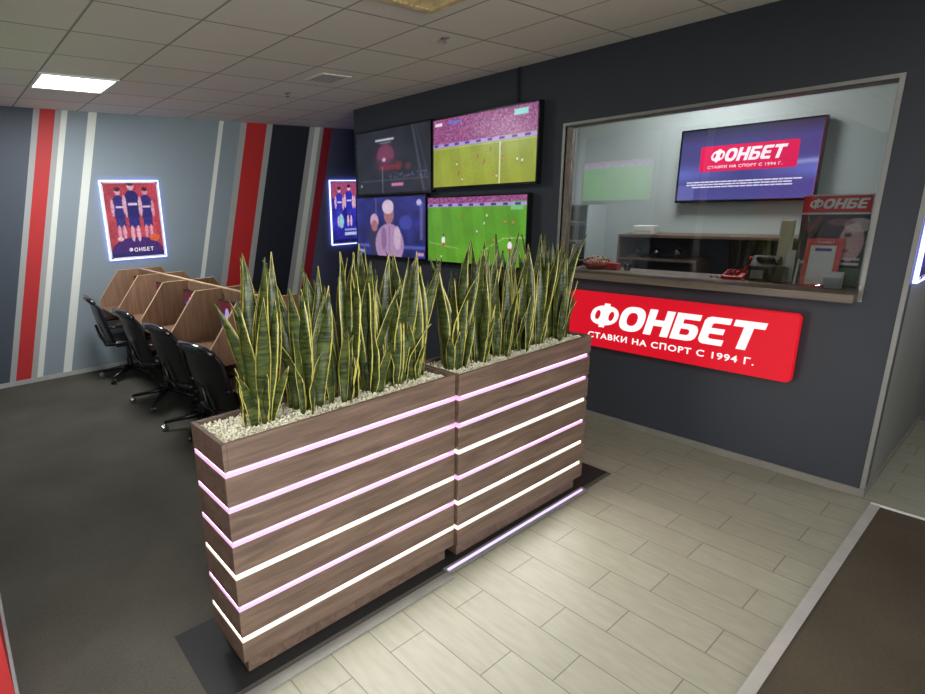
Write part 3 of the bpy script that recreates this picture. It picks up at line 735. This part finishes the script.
# display stand with header
d = thing('display_stand', 'tall cardboard display with a red lettered header at the right end of the counter', 'display stand', (-.955, 4.42, CZ), 0)
bm = bmesh.new(); prism(bm, [(0, 0), (.02, 0), (.02, .44), (0, .44)], 0, -.165, .165); 
obj('panel', bm, M['black'], d)
dp = Pic(100, 130, (52, 46, 50)); rng = np.random.default_rng(2); dp.mul(.8+.4*noise(130, 100, 6, 6))
dp.ell(.80, .62, .18, .27, (196, 160, 160)); dp.ell(.74, .72, .05, .03, (90, 50, 50)); dp.ell(.72, .5, .06, .025, (170, 90, 96)); dp.ell(.86, .86, .2, .1, (214, 200, 200), .8); dp.ell(.6, .9, .2, .05, (160, 110, 104), .7)
dp.rect(.5, 1, 0, .26, (104, 124, 92)); dp.rect(.08, .96, .30, .34, (216, 206, 206)); dp.rect(.5, .96, .37, .41, (206, 190, 190)); dp.line(.15, .75, .3, .98, .02, (150, 30, 36)); dp.ell(.2, .3, .07, .06, (220, 200, 200))
dp.finish(1, .12); picture('print', dp, print_mat('display print'), d, (0, -.002, 0.005), .33, .432)
lab(obj('header', BX(-.165, .165, -.012, .02, .44, .56), M['red'], d), 'red header board'); 
logo('ФОНБЕ', -.135, .155, .475, .535, -.0125, M['paper'], d, .002)
bm = BX(-.165, .165, -.014, -.011, .44, .452); box(bm, -.165, .165, -.014, -.011, .552, .56); obj('header_edge', bm, M['white'], d)
# leaflet holder
l = thing('leaflet_holder', 'red backed leaflet holder with a white form, in front of the display', 'leaflet holder', (-.965, 4.345, CZ), R(4))
m_ = Matrix.Rotation(R(-9), 4, 'X')
obj('back_board', BX(-.095, .085, 0, .006, 0.001, .30, m_), M['red'], l); obj('form', BX(-.07, .055, -.005, -.001, .012, .255, m_), M['paper'], l)
lab(obj('form_heading', BX(-.045, .035, -.007, -.0052, .22, .238, m_), plain('blue print', (70, 70, 130), .6), l), 'dark blue heading of the form')
text_mesh('ФОНБЕТ', -.04, .04, .268, .015, -.001, M['paper'], l, off=.01).matrix_local = m_ @ Matrix.Translation((0, 0, 0))
obj('foot', BX(-.095, .085, -.03, .03, 0, .006), M['red'], l)
a = thing('card_holder', 'small clear acrylic card holder with white cards in front of the leaflet holder', 'card holder', (-.88, 4.30, CZ), R(-5))
bm = BX(-.045, .045, -.03, -.027, 0, .07); box(bm, -.045, .045, .02, .023, 0, .09); box(bm, -.045, .045, -.027, .02, 0, .003); obj('holder', bm, M['acryl'], a)
bm = bmesh.new()
for k in range(4): box(bm, -.04, .035+.002*k, -.012+k*.007, -.009+k*.007, .004, .085+.006*k)
obj('cards', bm, M['paper'], a)
# white vertical cards / router
b = thing('white_card_stand', 'narrow white upright card stand between the black printer and the display', 'card stand', (-1.155, 4.46, CZ))
obj('card', BX(-.03, .025, 0, .006, .004, .21, Matrix.Rotation(R(-6), 4, 'X')), M['paper'], b); obj('base', BX(-.04, .035, -.03, .03, 0, .006), M['acryl'], b)
tag(obj('white_box', BX(-1.245, -1.175, 4.49, 4.54, CZ, CZ+.40), plain('cream cardboard', (214, 208, 176), .6), bevel=.003), 'tall cream box behind the white card stand', 'box')
tag(obj('felt_marker', (lambda bm: (tube(bm, [(-1.085, 4.335, CZ+.007), (-1.092, 4.40, CZ+.16)], [.007, .006]), bm)[1])(bmesh.new()), M['white']), 'white marker leaning against the display', 'marker')
# black receipt printer
r = thing('receipt_printer', 'black receipt printer standing on the counter beside the display', 'printer', (-1.285, 4.44, CZ))
bm = bmesh.new(); prism(bm, [(-.06, 0), (.07, 0), (.07, .15), (.02, .17), (-.06, .10)], 0, -.08, .08); obj('body', bm, M['black'], r, bevel=.008)
lab(obj('front_plate', BX(-.06, .01, -.065, -.059, .02, .075), M['alud'], r), 'grey front plate'); obj('paper_slot', BX(-.05, .05, -.03, .01, .145, .16), M['bezel'], r)
k = thing('pinpad', 'black card terminal between the receipt printer and the display', 'card terminal', (-1.175, 4.37, CZ))
obj('body', BX(-.03, .03, -.035, .035, 0, .11, Matrix.Rotation(R(-10), 4, 'X')), M['black'], k, bevel=.006); obj('cable', (lambda bm: (tube(bm, [(0, .03, .06), (0, .06, .1), (-.05, .08, .06)], .004), bm)[1])(bmesh.new()), M['black'], k)
q = thing('telephone', 'red plastic desk telephone left of the black printer', 'telephone', (-1.43, 4.42, CZ))
bm = bmesh.new(); prism(bm, [(-.06, 0), (.06, 0), (.06, .06), (-.06, .025)], 0, -.09, .05); obj('base', bm, M['red'], q, bevel=.008)
bm = bmesh.new(); tube(bm, [(.02, .02, .05), (.05, .03, .10), (.06, .03, .155)], [.016, .013, .018], 10); obj('handset', bm, M['red'], q, smooth=True)
bm = bmesh.new()
for i in range(3):
    for j in range(3): box(bm, -.07+i*.03, -.05+i*.03, -.045+j*.03, -.025+j*.03, .035+j*.009, .045+j*.009)
obj('keypad', bm, M['darkred'], q)
def cup(x, y, z, label, s, m, name='cup', group=None):
    t = thing(name, label, 'cup', (x, y, z), 0, group)
    bm = bmesh.new(); lathe(bm, [(.55*s, 0), (.8*s, .25*s), (s, 1.3*s), (.9*s, 1.3*s), (.7*s, .3*s), (.1*s, .2*s)], 0, 0, 16); obj('bowl', bm, m, t, smooth=True)
    bm = bmesh.new(); tube(bm, [(s*.9, 0, s*1.1), (s*1.5, 0, s*.9), (s*1.4, 0, s*.4), (s*.75, 0, s*.3)], s*.12, 6); obj('handle', bm, m, t, smooth=True)
cup(-1.60, 4.42, CZ, 'left of two tiny white cups on the counter, beside the red telephone', .014, M['white'], group='tiny white cups on the counter')
cup(-1.555, 4.41, CZ, 'right of two tiny white cups on the counter, beside the red telephone', .013, M['white'], group='tiny white cups on the counter')
# flower box and candies at the left
f = thing('flower_bowl', 'low bowl of small red and white flowers at the left end of the counter', 'flowers', (-2.50, 4.44, CZ))
bm = bmesh.new(); lathe(bm, [(.07, 0), (.11, .04), (.10, .045), (.06, .02)], 0, 0, 20); obj('bowl', bm, M['darkred'], f, smooth=True)
fm = [plain('red petals', (196, 60, 56), .7), plain('cream petals', (222, 212, 186), .7), plain('green leaves', (84, 104, 60), .7)]
bm = bmesh.new(); rnd = random.Random(5)
for i in range(150):
    a_ = rnd.uniform(0, 2*PI); rr_ = .12*math.sqrt(rnd.random()); n0 = len(bm.faces)
    bmesh.ops.create_icosphere(bm, subdivisions=1, radius=rnd.uniform(.006, .011), matrix=Matrix.Translation((rr_*math.cos(a_), rr_*math.sin(a_)*.8, .045+.06*(1-(rr_/.13)**2)*rnd.uniform(.6, 1.1))))
    bm.faces.ensure_lookup_table(); mi = rnd.choice([0, 1, 1, 2])
    for fc in bm.faces[n0:]: fc.material_index = mi
fo = obj('flowers', bm, fm, f); fo['kind'] = 'stuff'
tag(obj('red_box', BX(-2.39, -2.30, 4.40, 4.47, CZ, CZ+.055, None), M['red'], bevel=.004), 'small red box beside the flower bowl on the counter', 'box')
g = thing('glass_vase', 'small glass with grey twigs right of the red box on the counter', 'vase', (-2.23, 4.44, CZ))
bm = bmesh.new(); lathe(bm, [(.022, 0), (.03, .05), (.027, .05), (.02, .004)], 0, 0, 16); obj('glass', bm, M['cglass'], g, smooth=True)
bm = bmesh.new(); rnd = random.Random(2)
for i in range(9): a_ = rnd.uniform(0, 6.28); tube(bm, [(0, 0, .006), (.012*math.cos(a_), .012*math.sin(a_), .05), (.04*math.cos(a_), .04*math.sin(a_), rnd.uniform(.07, .1))], .0018, 5)
obj('twigs', bm, plain('grey green twigs', (120, 122, 110), .7), g)

# hutch on the back counter
h = thing('shelf_unit', 'low brown shelf unit along the back of the service booth', 'shelf', (-2.08, 5.60, 0))
hx = .76
obj('top_board', BX(-hx, hx, -.19, .19, 1.425, 1.45), M['shelf'], h, bevel=.002)
for s_ in (-1, 1): obj('side_panel', BX(min(s_*hx, s_*(hx-.02)), max(s_*hx, s_*(hx-.02)), -.185, .19, .76, 1.425), M['shelf'], h)
obj('back_panel', BX(-hx+.02, hx-.02, .17, .19, .76, 1.425), plain('dark grey back panel', (44, 42, 42), .6), h)
obj('shelf', BX(-hx+.02, -.02, -.18, .17, 1.205, 1.225), M['shelf'], h); obj('divider', BX(-.04, -.02, -.18, .17, .76, 1.205), M['shelf'], h)
obj('counter_top', BX(-hx-.05, hx+.1, -.30, .19, .73, .76), M['shelf'], h); obj('cabinet_body', BX(-hx-.03, hx+.08, -.27, .19, 0, .73), M['shelf'], h)
for k_, x in enumerate((-2.645, -2.47, -2.28)):
    t = thing('glass_goblet', ('left', 'middle', 'right')[k_]+' of the three small shiny glasses on the booth shelf', 'glass', (x, 5.45, 1.225), 0, 'three small glasses on the booth shelf')
    bm = bmesh.new(); lathe(bm, [(.03, 0), (.006, .006), (.006, .02), (.03, .04), (.036, .07), (.03, .09), (.027, .09), (.032, .07), (.026, .042), (.004, .028)], 0, 0, 18); obj('bowl', bm, M['cglass'], t, smooth=True)
    bm = bmesh.new(); bmesh.ops.create_uvsphere(bm, u_segments=12, v_segments=8, radius=.016, matrix=Matrix.Translation((0, 0, .062))); obj('stopper', bm, M['chrome'], t, smooth=True)
wb = thing('router', 'small white box lying on top of the shelf unit', 'router', (-2.62, 5.50, 1.45))
obj('body', BX(-.10, .10, -.05, .05, 0, .085), M['white'], wb, bevel=.01); obj('vent_strip', BX(-.08, .08, -.052, -.0505, .03, .035), M['basegrey'], wb)
# cabinet rack in the left corner
c = thing('cabinet', 'tall narrow pale rack with dark devices in the left corner of the booth', 'cabinet', (-3.36, 5.60, 0))
for s_ in (-1, 1): obj('side_panel', BX(min(s_*.17, s_*.155), max(s_*.17, s_*.155), -.17, .19, 0, 1.74), M['boothwall'], c)
obj('back_panel', BX(-.155, .155, .175, .19, 0, 1.74), M['sidewall'], c)
for z_ in (.5, .9, 1.16, 1.36, 1.56, 1.73): obj('shelf', BX(-.155, .155, -.165, .175, z_, z_+.015), M['sidewall'], c)
tag(obj('safe_box', BX(-3.48, -3.24, 5.46, 5.74, 1.375, 1.53), M['black'], bevel=.006), 'black device on the middle shelf of the pale rack', 'device')
tag(obj('device', BX(-3.48, -3.26, 5.46, 5.74, 1.175, 1.30), M['leather'], bevel=.006), 'dark device on the lower shelf of the pale rack', 'device')

# ------------------------------------------------------------------ betting booths
DX = [-6.905, -6.1, -5.29, -4.48, -3.67]
def booth_row(label, sgn, name='booth_desk_row'):
    # sgn +1: chairs on the near side (profile toward -y)
    t = thing(name, label, 'desk', ((DX[0]+DX[-1])/2, 1.91, .006), 0, 'back to back rows of betting desks')
    ox = (DX[0]+DX[-1])/2; th = .018
    prof = [(-.005, 0), (-.005, 1.155), (-.25, 1.155), (-.49, .834), (-.49, .71), (-.07, .70), (-.07, 0)]
    if sgn < 0: prof = [(.005+.0, 0), (.005, 1.155), (.25, 1.155), (.49, .834), (.49, .71), (.07, .70), (.07, 0)]
    for x in DX:
        bm = bmesh.new(); prism(bm, prof, 0, x-ox-th/2, x-ox+th/2); dv = obj('divider', bm, M['booth'], t)
        bm = bmesh.new(); e = .003
        # edge banding along the exposed profile
        P = prof[1:4]
        for (a1, b1), (a2, b2) in zip(prof[1:4], prof[2:5]):
            dy, dz = a2-a1, b2-b1; L_ = math.hypot(dy, dz); ny, nz = (-dz/L_, dy/L_)
            if (ny*(-sgn) < -.01) or nz < -.01: ny, nz = -ny, -nz
            prism(bm, [(a1, b1), (a2, b2), (a2+ny*e, b2+nz*e), (a1+ny*e, b1+nz*e)], 0, x-ox-th/2-.001, x-ox+th/2+.001)
        obj('edge_band', bm, M['edge'], dv)
    y0, y1 = (-.005, .0) if sgn > 0 else (0, .005)
    bm = BX(DX[0]-ox, DX[-1]-ox+th/2, y0-.012*(sgn > 0), y1+.012*(sgn < 0), .4, 1.155); bp = obj('back_panel', bm, M['booth'], t)
    obj('edge_band', BX(DX[0]-ox, DX[-1]-ox+th/2, y0-.012*(sgn > 0), y1+.012*(sgn < 0), 1.155, 1.160), M['edge'], bp)
    for a, b in zip(DX, DX[1:]):
        ya, yb = (-.47, -.018) if sgn > 0 else (.018, .47)
        dt = obj('desk_top', BX(a-ox+th/2, b-ox-th/2, ya, yb, .72, .745), M['boothtop'], t)
        ye = ya-.003 if sgn > 0 else yb
        obj('edge_band', BX(a-ox+th/2, b-ox-th/2, ye, ye+.003, .72, .745), M['edge'], dt)
    return t
booth_row('row of four wooden betting booths with slanted dividers facing the carpet', 1)
booth_row('row of wooden betting booths on the far side, only its divider tops showing', -1)
names = ['leftmost booth, beside the striped wall', 'second booth from the striped wall', 'third booth from the striped wall', 'booth closest to the planter']
for i in range(4):
    xc = (DX[i]+DX[i+1])/2
    t = thing('monitor', 'flat monitor showing red and violet in the '+names[i], 'monitor', (xc, 1.80, .751), 0, 'monitors in the betting booths')
    obj('foot', BX(-.1, .1, -.07, .05, 0, .012), M['black'], t, bevel=.003); obj('neck', BX(-.02, .02, .01, .03, .012, .2), M['black'], t)
    obj('housing', BX(-.22, .22, -.02, .012, .09, .35), M['bezel'], t, bevel=.004)
    pm = Pic(60, 36, (96, 24, 40)); pm.rect(0, .5, 0, .6, (70, 50, 130)); pm.ell(.35, .5, .1, .3, (190, 170, 230)); pm.rect(.55, .95, .55, .9, (196, 30, 44)); pm.rect(.6, .9, .2, .3, (230, 120, 140))
    picture('screen', pm, screen_mat('monitor screen', .8), t, (0, -.0215, .10), .42, .24)

# ------------------------------------------------------------------ office chairs
def make_chair(loc, rz, label):
    t = thing('office_chair', label, 'chair', loc, rz, 'black office chairs at the betting booths')
    for i in range(5):
        a = 2*PI*i/5+.45; c_, s_ = math.cos(a), math.sin(a)
        bm = bmesh.new(); tube(bm, [(0.02*c_, .02*s_, .115), (.14*c_, .14*s_, .10), (.325*c_, .325*s_, .075)], [.026, .022, .015], 8); lg = obj('leg', bm, M['black'], t, smooth=True)
        bm = bmesh.new()
        for sd in (-1, 1):
            b3 = bmesh.new(); lathe(b3, [(.02, -.01), (.027, -.007), (.027, .007), (.02, .01)], 0, 0, 14)
            for v in b3.verts:
                q_ = Vector((v.co.x, v.co.z+sd*.014, v.co.y)); q_.rotate(Matrix.Rotation(a+.4, 3, 'Z')); v.co = q_+Vector((.325*c_, .325*s_, .027))
            me = bpy.data.meshes.new('x'); b3.to_mesh(me); bm.from_mesh(me); b3.free()
        tube(bm, [(.325*c_, .325*s_, .03), (.325*c_, .325*s_, .078)], .008)
        obj('caster', bm, M['chrome' if i % 2 else 'black'], lg)
    bm = bmesh.new(); lathe(bm, [(.032, .10), (.032, .22), (.02, .225), (.02, .38)], 0, 0, 16); obj('gas_lift', bm, M['black'], t, smooth=False)
    obj('mechanism', BX(-.09, .09, -.13, .1, .37, .405), M['black'], t, bevel=.01)
    # seat
    bm = bmesh.new(); nx, ny = 10, 10; grid = []
    def seatpt(i, j, top):
        u, v = i/nx*2-1, j/ny*2-1; k_ = 1-.06*(abs(u)**4+abs(v)**4)
        x_ = u*.235*(1-.05*abs(v)**3); y_ = v*.225*(1-.06*abs(u)**3)
        z_ = .455+(.035*(1-u**6)*(1-v**6)-.012*math.exp(-(u*u+v*v)*2) - .02*max(0, v)**3 if top else -.045*(1-abs(u)**6*.5)*(1-abs(v)**6*.5))
        return (x_, y_, z_)
    T = [[bm.verts.new(seatpt(i, j, True)) for j in range(ny+1)] for i in range(nx+1)]; B = [[bm.verts.new(seatpt(i, j, False)) for j in range(ny+1)] for i in range(nx+1)]
    for i in range(nx):
        for j in range(ny): bm.faces.new((T[i][j], T[i+1][j], T[i+1][j+1], T[i][j+1])); bm.faces.new((B[i][j], B[i][j+1], B[i+1][j+1], B[i+1][j]))
    ring = [(i, 0) for i in range(nx)]+[(nx, j) for j in range(ny)]+[(i, ny) for i in range(nx, 0, -1)]+[(0, j) for j in range(ny, 0, -1)]
    for (a1, b1), (a2, b2) in zip(ring, ring[1:]+ring[:1]): bm.faces.new((T[a1][b1], B[a1][b1], B[a2][b2], T[a2][b2]))
    obj('seat', bm, M['leather'], t, smooth=True)
    # curved back, leaning
    bm = bmesh.new(); nu, nv = 10, 14
    def bp(i, j, side):
        u = i/nu*2-1; v = j/nv
        wd = .225+.03*math.sin(v*PI*.9)+.01*v; wd *= 1 if v < .93 else 1-.9*(v-.93)
        y_ = -.19-.115*v-.045*math.sin(v*PI)*(.3)+.045*(u*u)+ (0 if side else .045*(1-u**4)*(1-(2*v-1)**6))
        if v > .86: y_ -= .22*(v-.86)
        return (u*wd, y_, .43+.49*v-.02*u*u*v)
    A = [[bm.verts.new(bp(i, j, 0)) for j in range(nv+1)] for i in range(nu+1)]; Bk = [[bm.verts.new(Vector(bp(i, j, 1))-Vector((0, .018, 0))) for j in range(nv+1)] for i in range(nu+1)]
    for i in range(nu):
        for j in range(nv): bm.faces.new((A[i][j], A[i][j+1], A[i+1][j+1], A[i+1][j])); bm.faces.new((Bk[i][j], Bk[i+1][j], Bk[i+1][j+1], Bk[i][j+1]))
    ring = [(i, 0) for i in range(nu)]+[(nu, j) for j in range(nv)]+[(i, nv) for i in range(nu, 0, -1)]+[(0, j) for j in range(nv, 0, -1)]
    for (a1, b1), (a2, b2) in zip(ring, ring[1:]+ring[:1]): bm.faces.new((A[a1][b1], Bk[a1][b1], Bk[a2][b2], A[a2][b2]))
    obj('backrest', bm, M['leather'], t, smooth=True)
    bm = bmesh.new(); tube(bm, [(-.235, -.31, .905), (-.16, -.335, .928), (0, -.345, .934), (.16, -.335, .928), (.235, -.31, .905)], [.018, .028, .03, .028, .018], 10); lab(obj('head_roll', bm, M['roll'], t, smooth=True), 'shiny padded roll along the top of the back')
    bm = bmesh.new(); tube(bm, [(0, -.1, .385), (0, -.22, .40), (0, -.262, .50), (0, -.295, .64)], [.02, .02, .018, .014], 8); obj('back_bracket', bm, M['black'], t, smooth=True)
    for s_ in (-1, 1):
        bm = bmesh.new(); tube(bm, [(s_*.16, .05, .405), (s_*.255, .05, .43), (s_*.27, .06, .61), (s_*.265, .02, .625), (s_*.25, -.16, .63), (s_*.235, -.25, .64)], .012, 8); ar = obj('armrest', bm, M['black'], t, smooth=True)
        bm = bmesh.new(); tube(bm, [(s_*.27, .06, .635), (s_*.268, -.02, .642), (s_*.258, -.15, .648)], [.02, .024, .018], 8); lab(obj('arm_pad', bm, M['darkwood'], ar, smooth=True), 'dark brown glossy pad')
make_chair((-6.40, 1.53, .006), R(-3), 'black office chair farthest away, beside the striped wall')
make_chair((-5.28, 1.57, .006), R(4), 'black office chair second from the striped wall')
make_chair((-4.38, 1.58, .006), R(6), 'black office chair second nearest to the planters')
make_chair((-3.55, 1.57, .006), R(7), 'black office chair nearest to the planters, fully in view')

# ------------------------------------------------------------------ ceiling fittings
v = thing('ceiling_vent', 'yellowed square ventilation grille at the top edge of the picture', 'vent', (-2.28, 2.26, CE))
ym = plain('yellowed plastic', (216, 192, 140), .5, var=.3, scale=12)
bm = bmesh.new()
for a in ((-.28, .28, -.28, -.235), (-.28, .28, .235, .28), (-.28, -.235, -.235, .235), (.235, .28, -.235, .235)): box(bm, *a, -.018, 0)
obj('frame', bm, ym, v, bevel=.004)
bm = bmesh.new()
for i in range(11): box(bm, -.235, .235, -.0015, .0015, -.014, .014, Matrix.Translation((0, -.205+.041*i, -.012)) @ Matrix.Rotation(R(50), 4, 'X'))
obj('slats', bm, ym, v)
for (x, y, lb) in ((-5.02, 3.0, 'tiny ceiling sprinkler above the betting booths'), (-2.9, 3.0, 'tiny ceiling sprinkler near the yellowed vent')):
    t = thing('sprinkler', lb, 'sprinkler', (x, y, CE), 0, 'small ceiling sprinklers')
    bm = bmesh.new(); lathe(bm, [(.03, 0), (.03, -.004), (.01, -.006)], 0, 0, 16); obj('rosette', bm, M['basegrey'], t)
    bm = bmesh.new(); lathe(bm, [(.008, -.006), (.008, -.03), (.018, -.032), (.018, -.035)], 0, 0, 12); obj('head', bm, M['chrome'], t)
t = thing('air_grille', 'flat square grille in the ceiling above the televisions', 'vent', (-4.3, 2.985, CE))
bm = BX(-.15, .15, -.15, .15, -.006, 0); obj('plate', bm, M['ceiling'], t); bm = bmesh.new()
for i in range(6): box(bm, -.12, .12, -.11+.04*i, -.095+.04*i, -.009, -.006)
obj('slats', bm, M['basegrey'], t)

# ------------------------------------------------------------------ world, camera, view
wd = bpy.data.worlds.new('World'); SC.world = wd; wd.use_nodes = True
wd.node_tree.nodes['Background'].inputs['Color'].default_value = (.58, .56, .52, 1); wd.node_tree.nodes['Background'].inputs['Strength'].default_value = WORLD
cam = bpy.data.cameras.new('camera'); co = bpy.data.objects.new('camera', cam); COL.objects.link(co)
f, p, r_, y_, cx_, cy_ = 546.88, 0.2528987, -0.0334885, 0.9181232, 364.0, 345.764
cyw, syw = math.cos(y_), math.sin(y_); cp, sp_ = math.cos(p), math.sin(p)
fwd = Vector((-syw*cp, cyw*cp, -sp_)); right = Vector((cyw, syw, 0)); up = right.cross(fwd)
cr_, sr = math.cos(r_), math.sin(r_)
rt = cr_*right+sr*up; u2 = -sr*right+cr_*up
m3 = Matrix((rt, u2, -fwd)).transposed()
co.matrix_world = Matrix.Translation((0, 0, 1.82)) @ m3.to_4x4()
cam.sensor_fit = 'HORIZONTAL'; cam.sensor_width = 36; cam.lens = f/925*36
cam.shift_x = (462.5-cx_)/925; cam.shift_y = -(347-cy_)/925
cam.clip_start = .05
SC.camera = co
SC.view_settings.view_transform = 'Standard'; SC.view_settings.look = 'None'; SC.view_settings.exposure = EX; SC.view_settings.gamma = 1; SC.view_settings.use_curve_mapping = False
SC.cycles.use_denoising = True
SC.cycles.max_bounces = 8; SC.cycles.diffuse_bounces = 5; SC.cycles.caustics_reflective = False; SC.cycles.caustics_refractive = False
SC.cycles.sample_clamp_indirect = 4
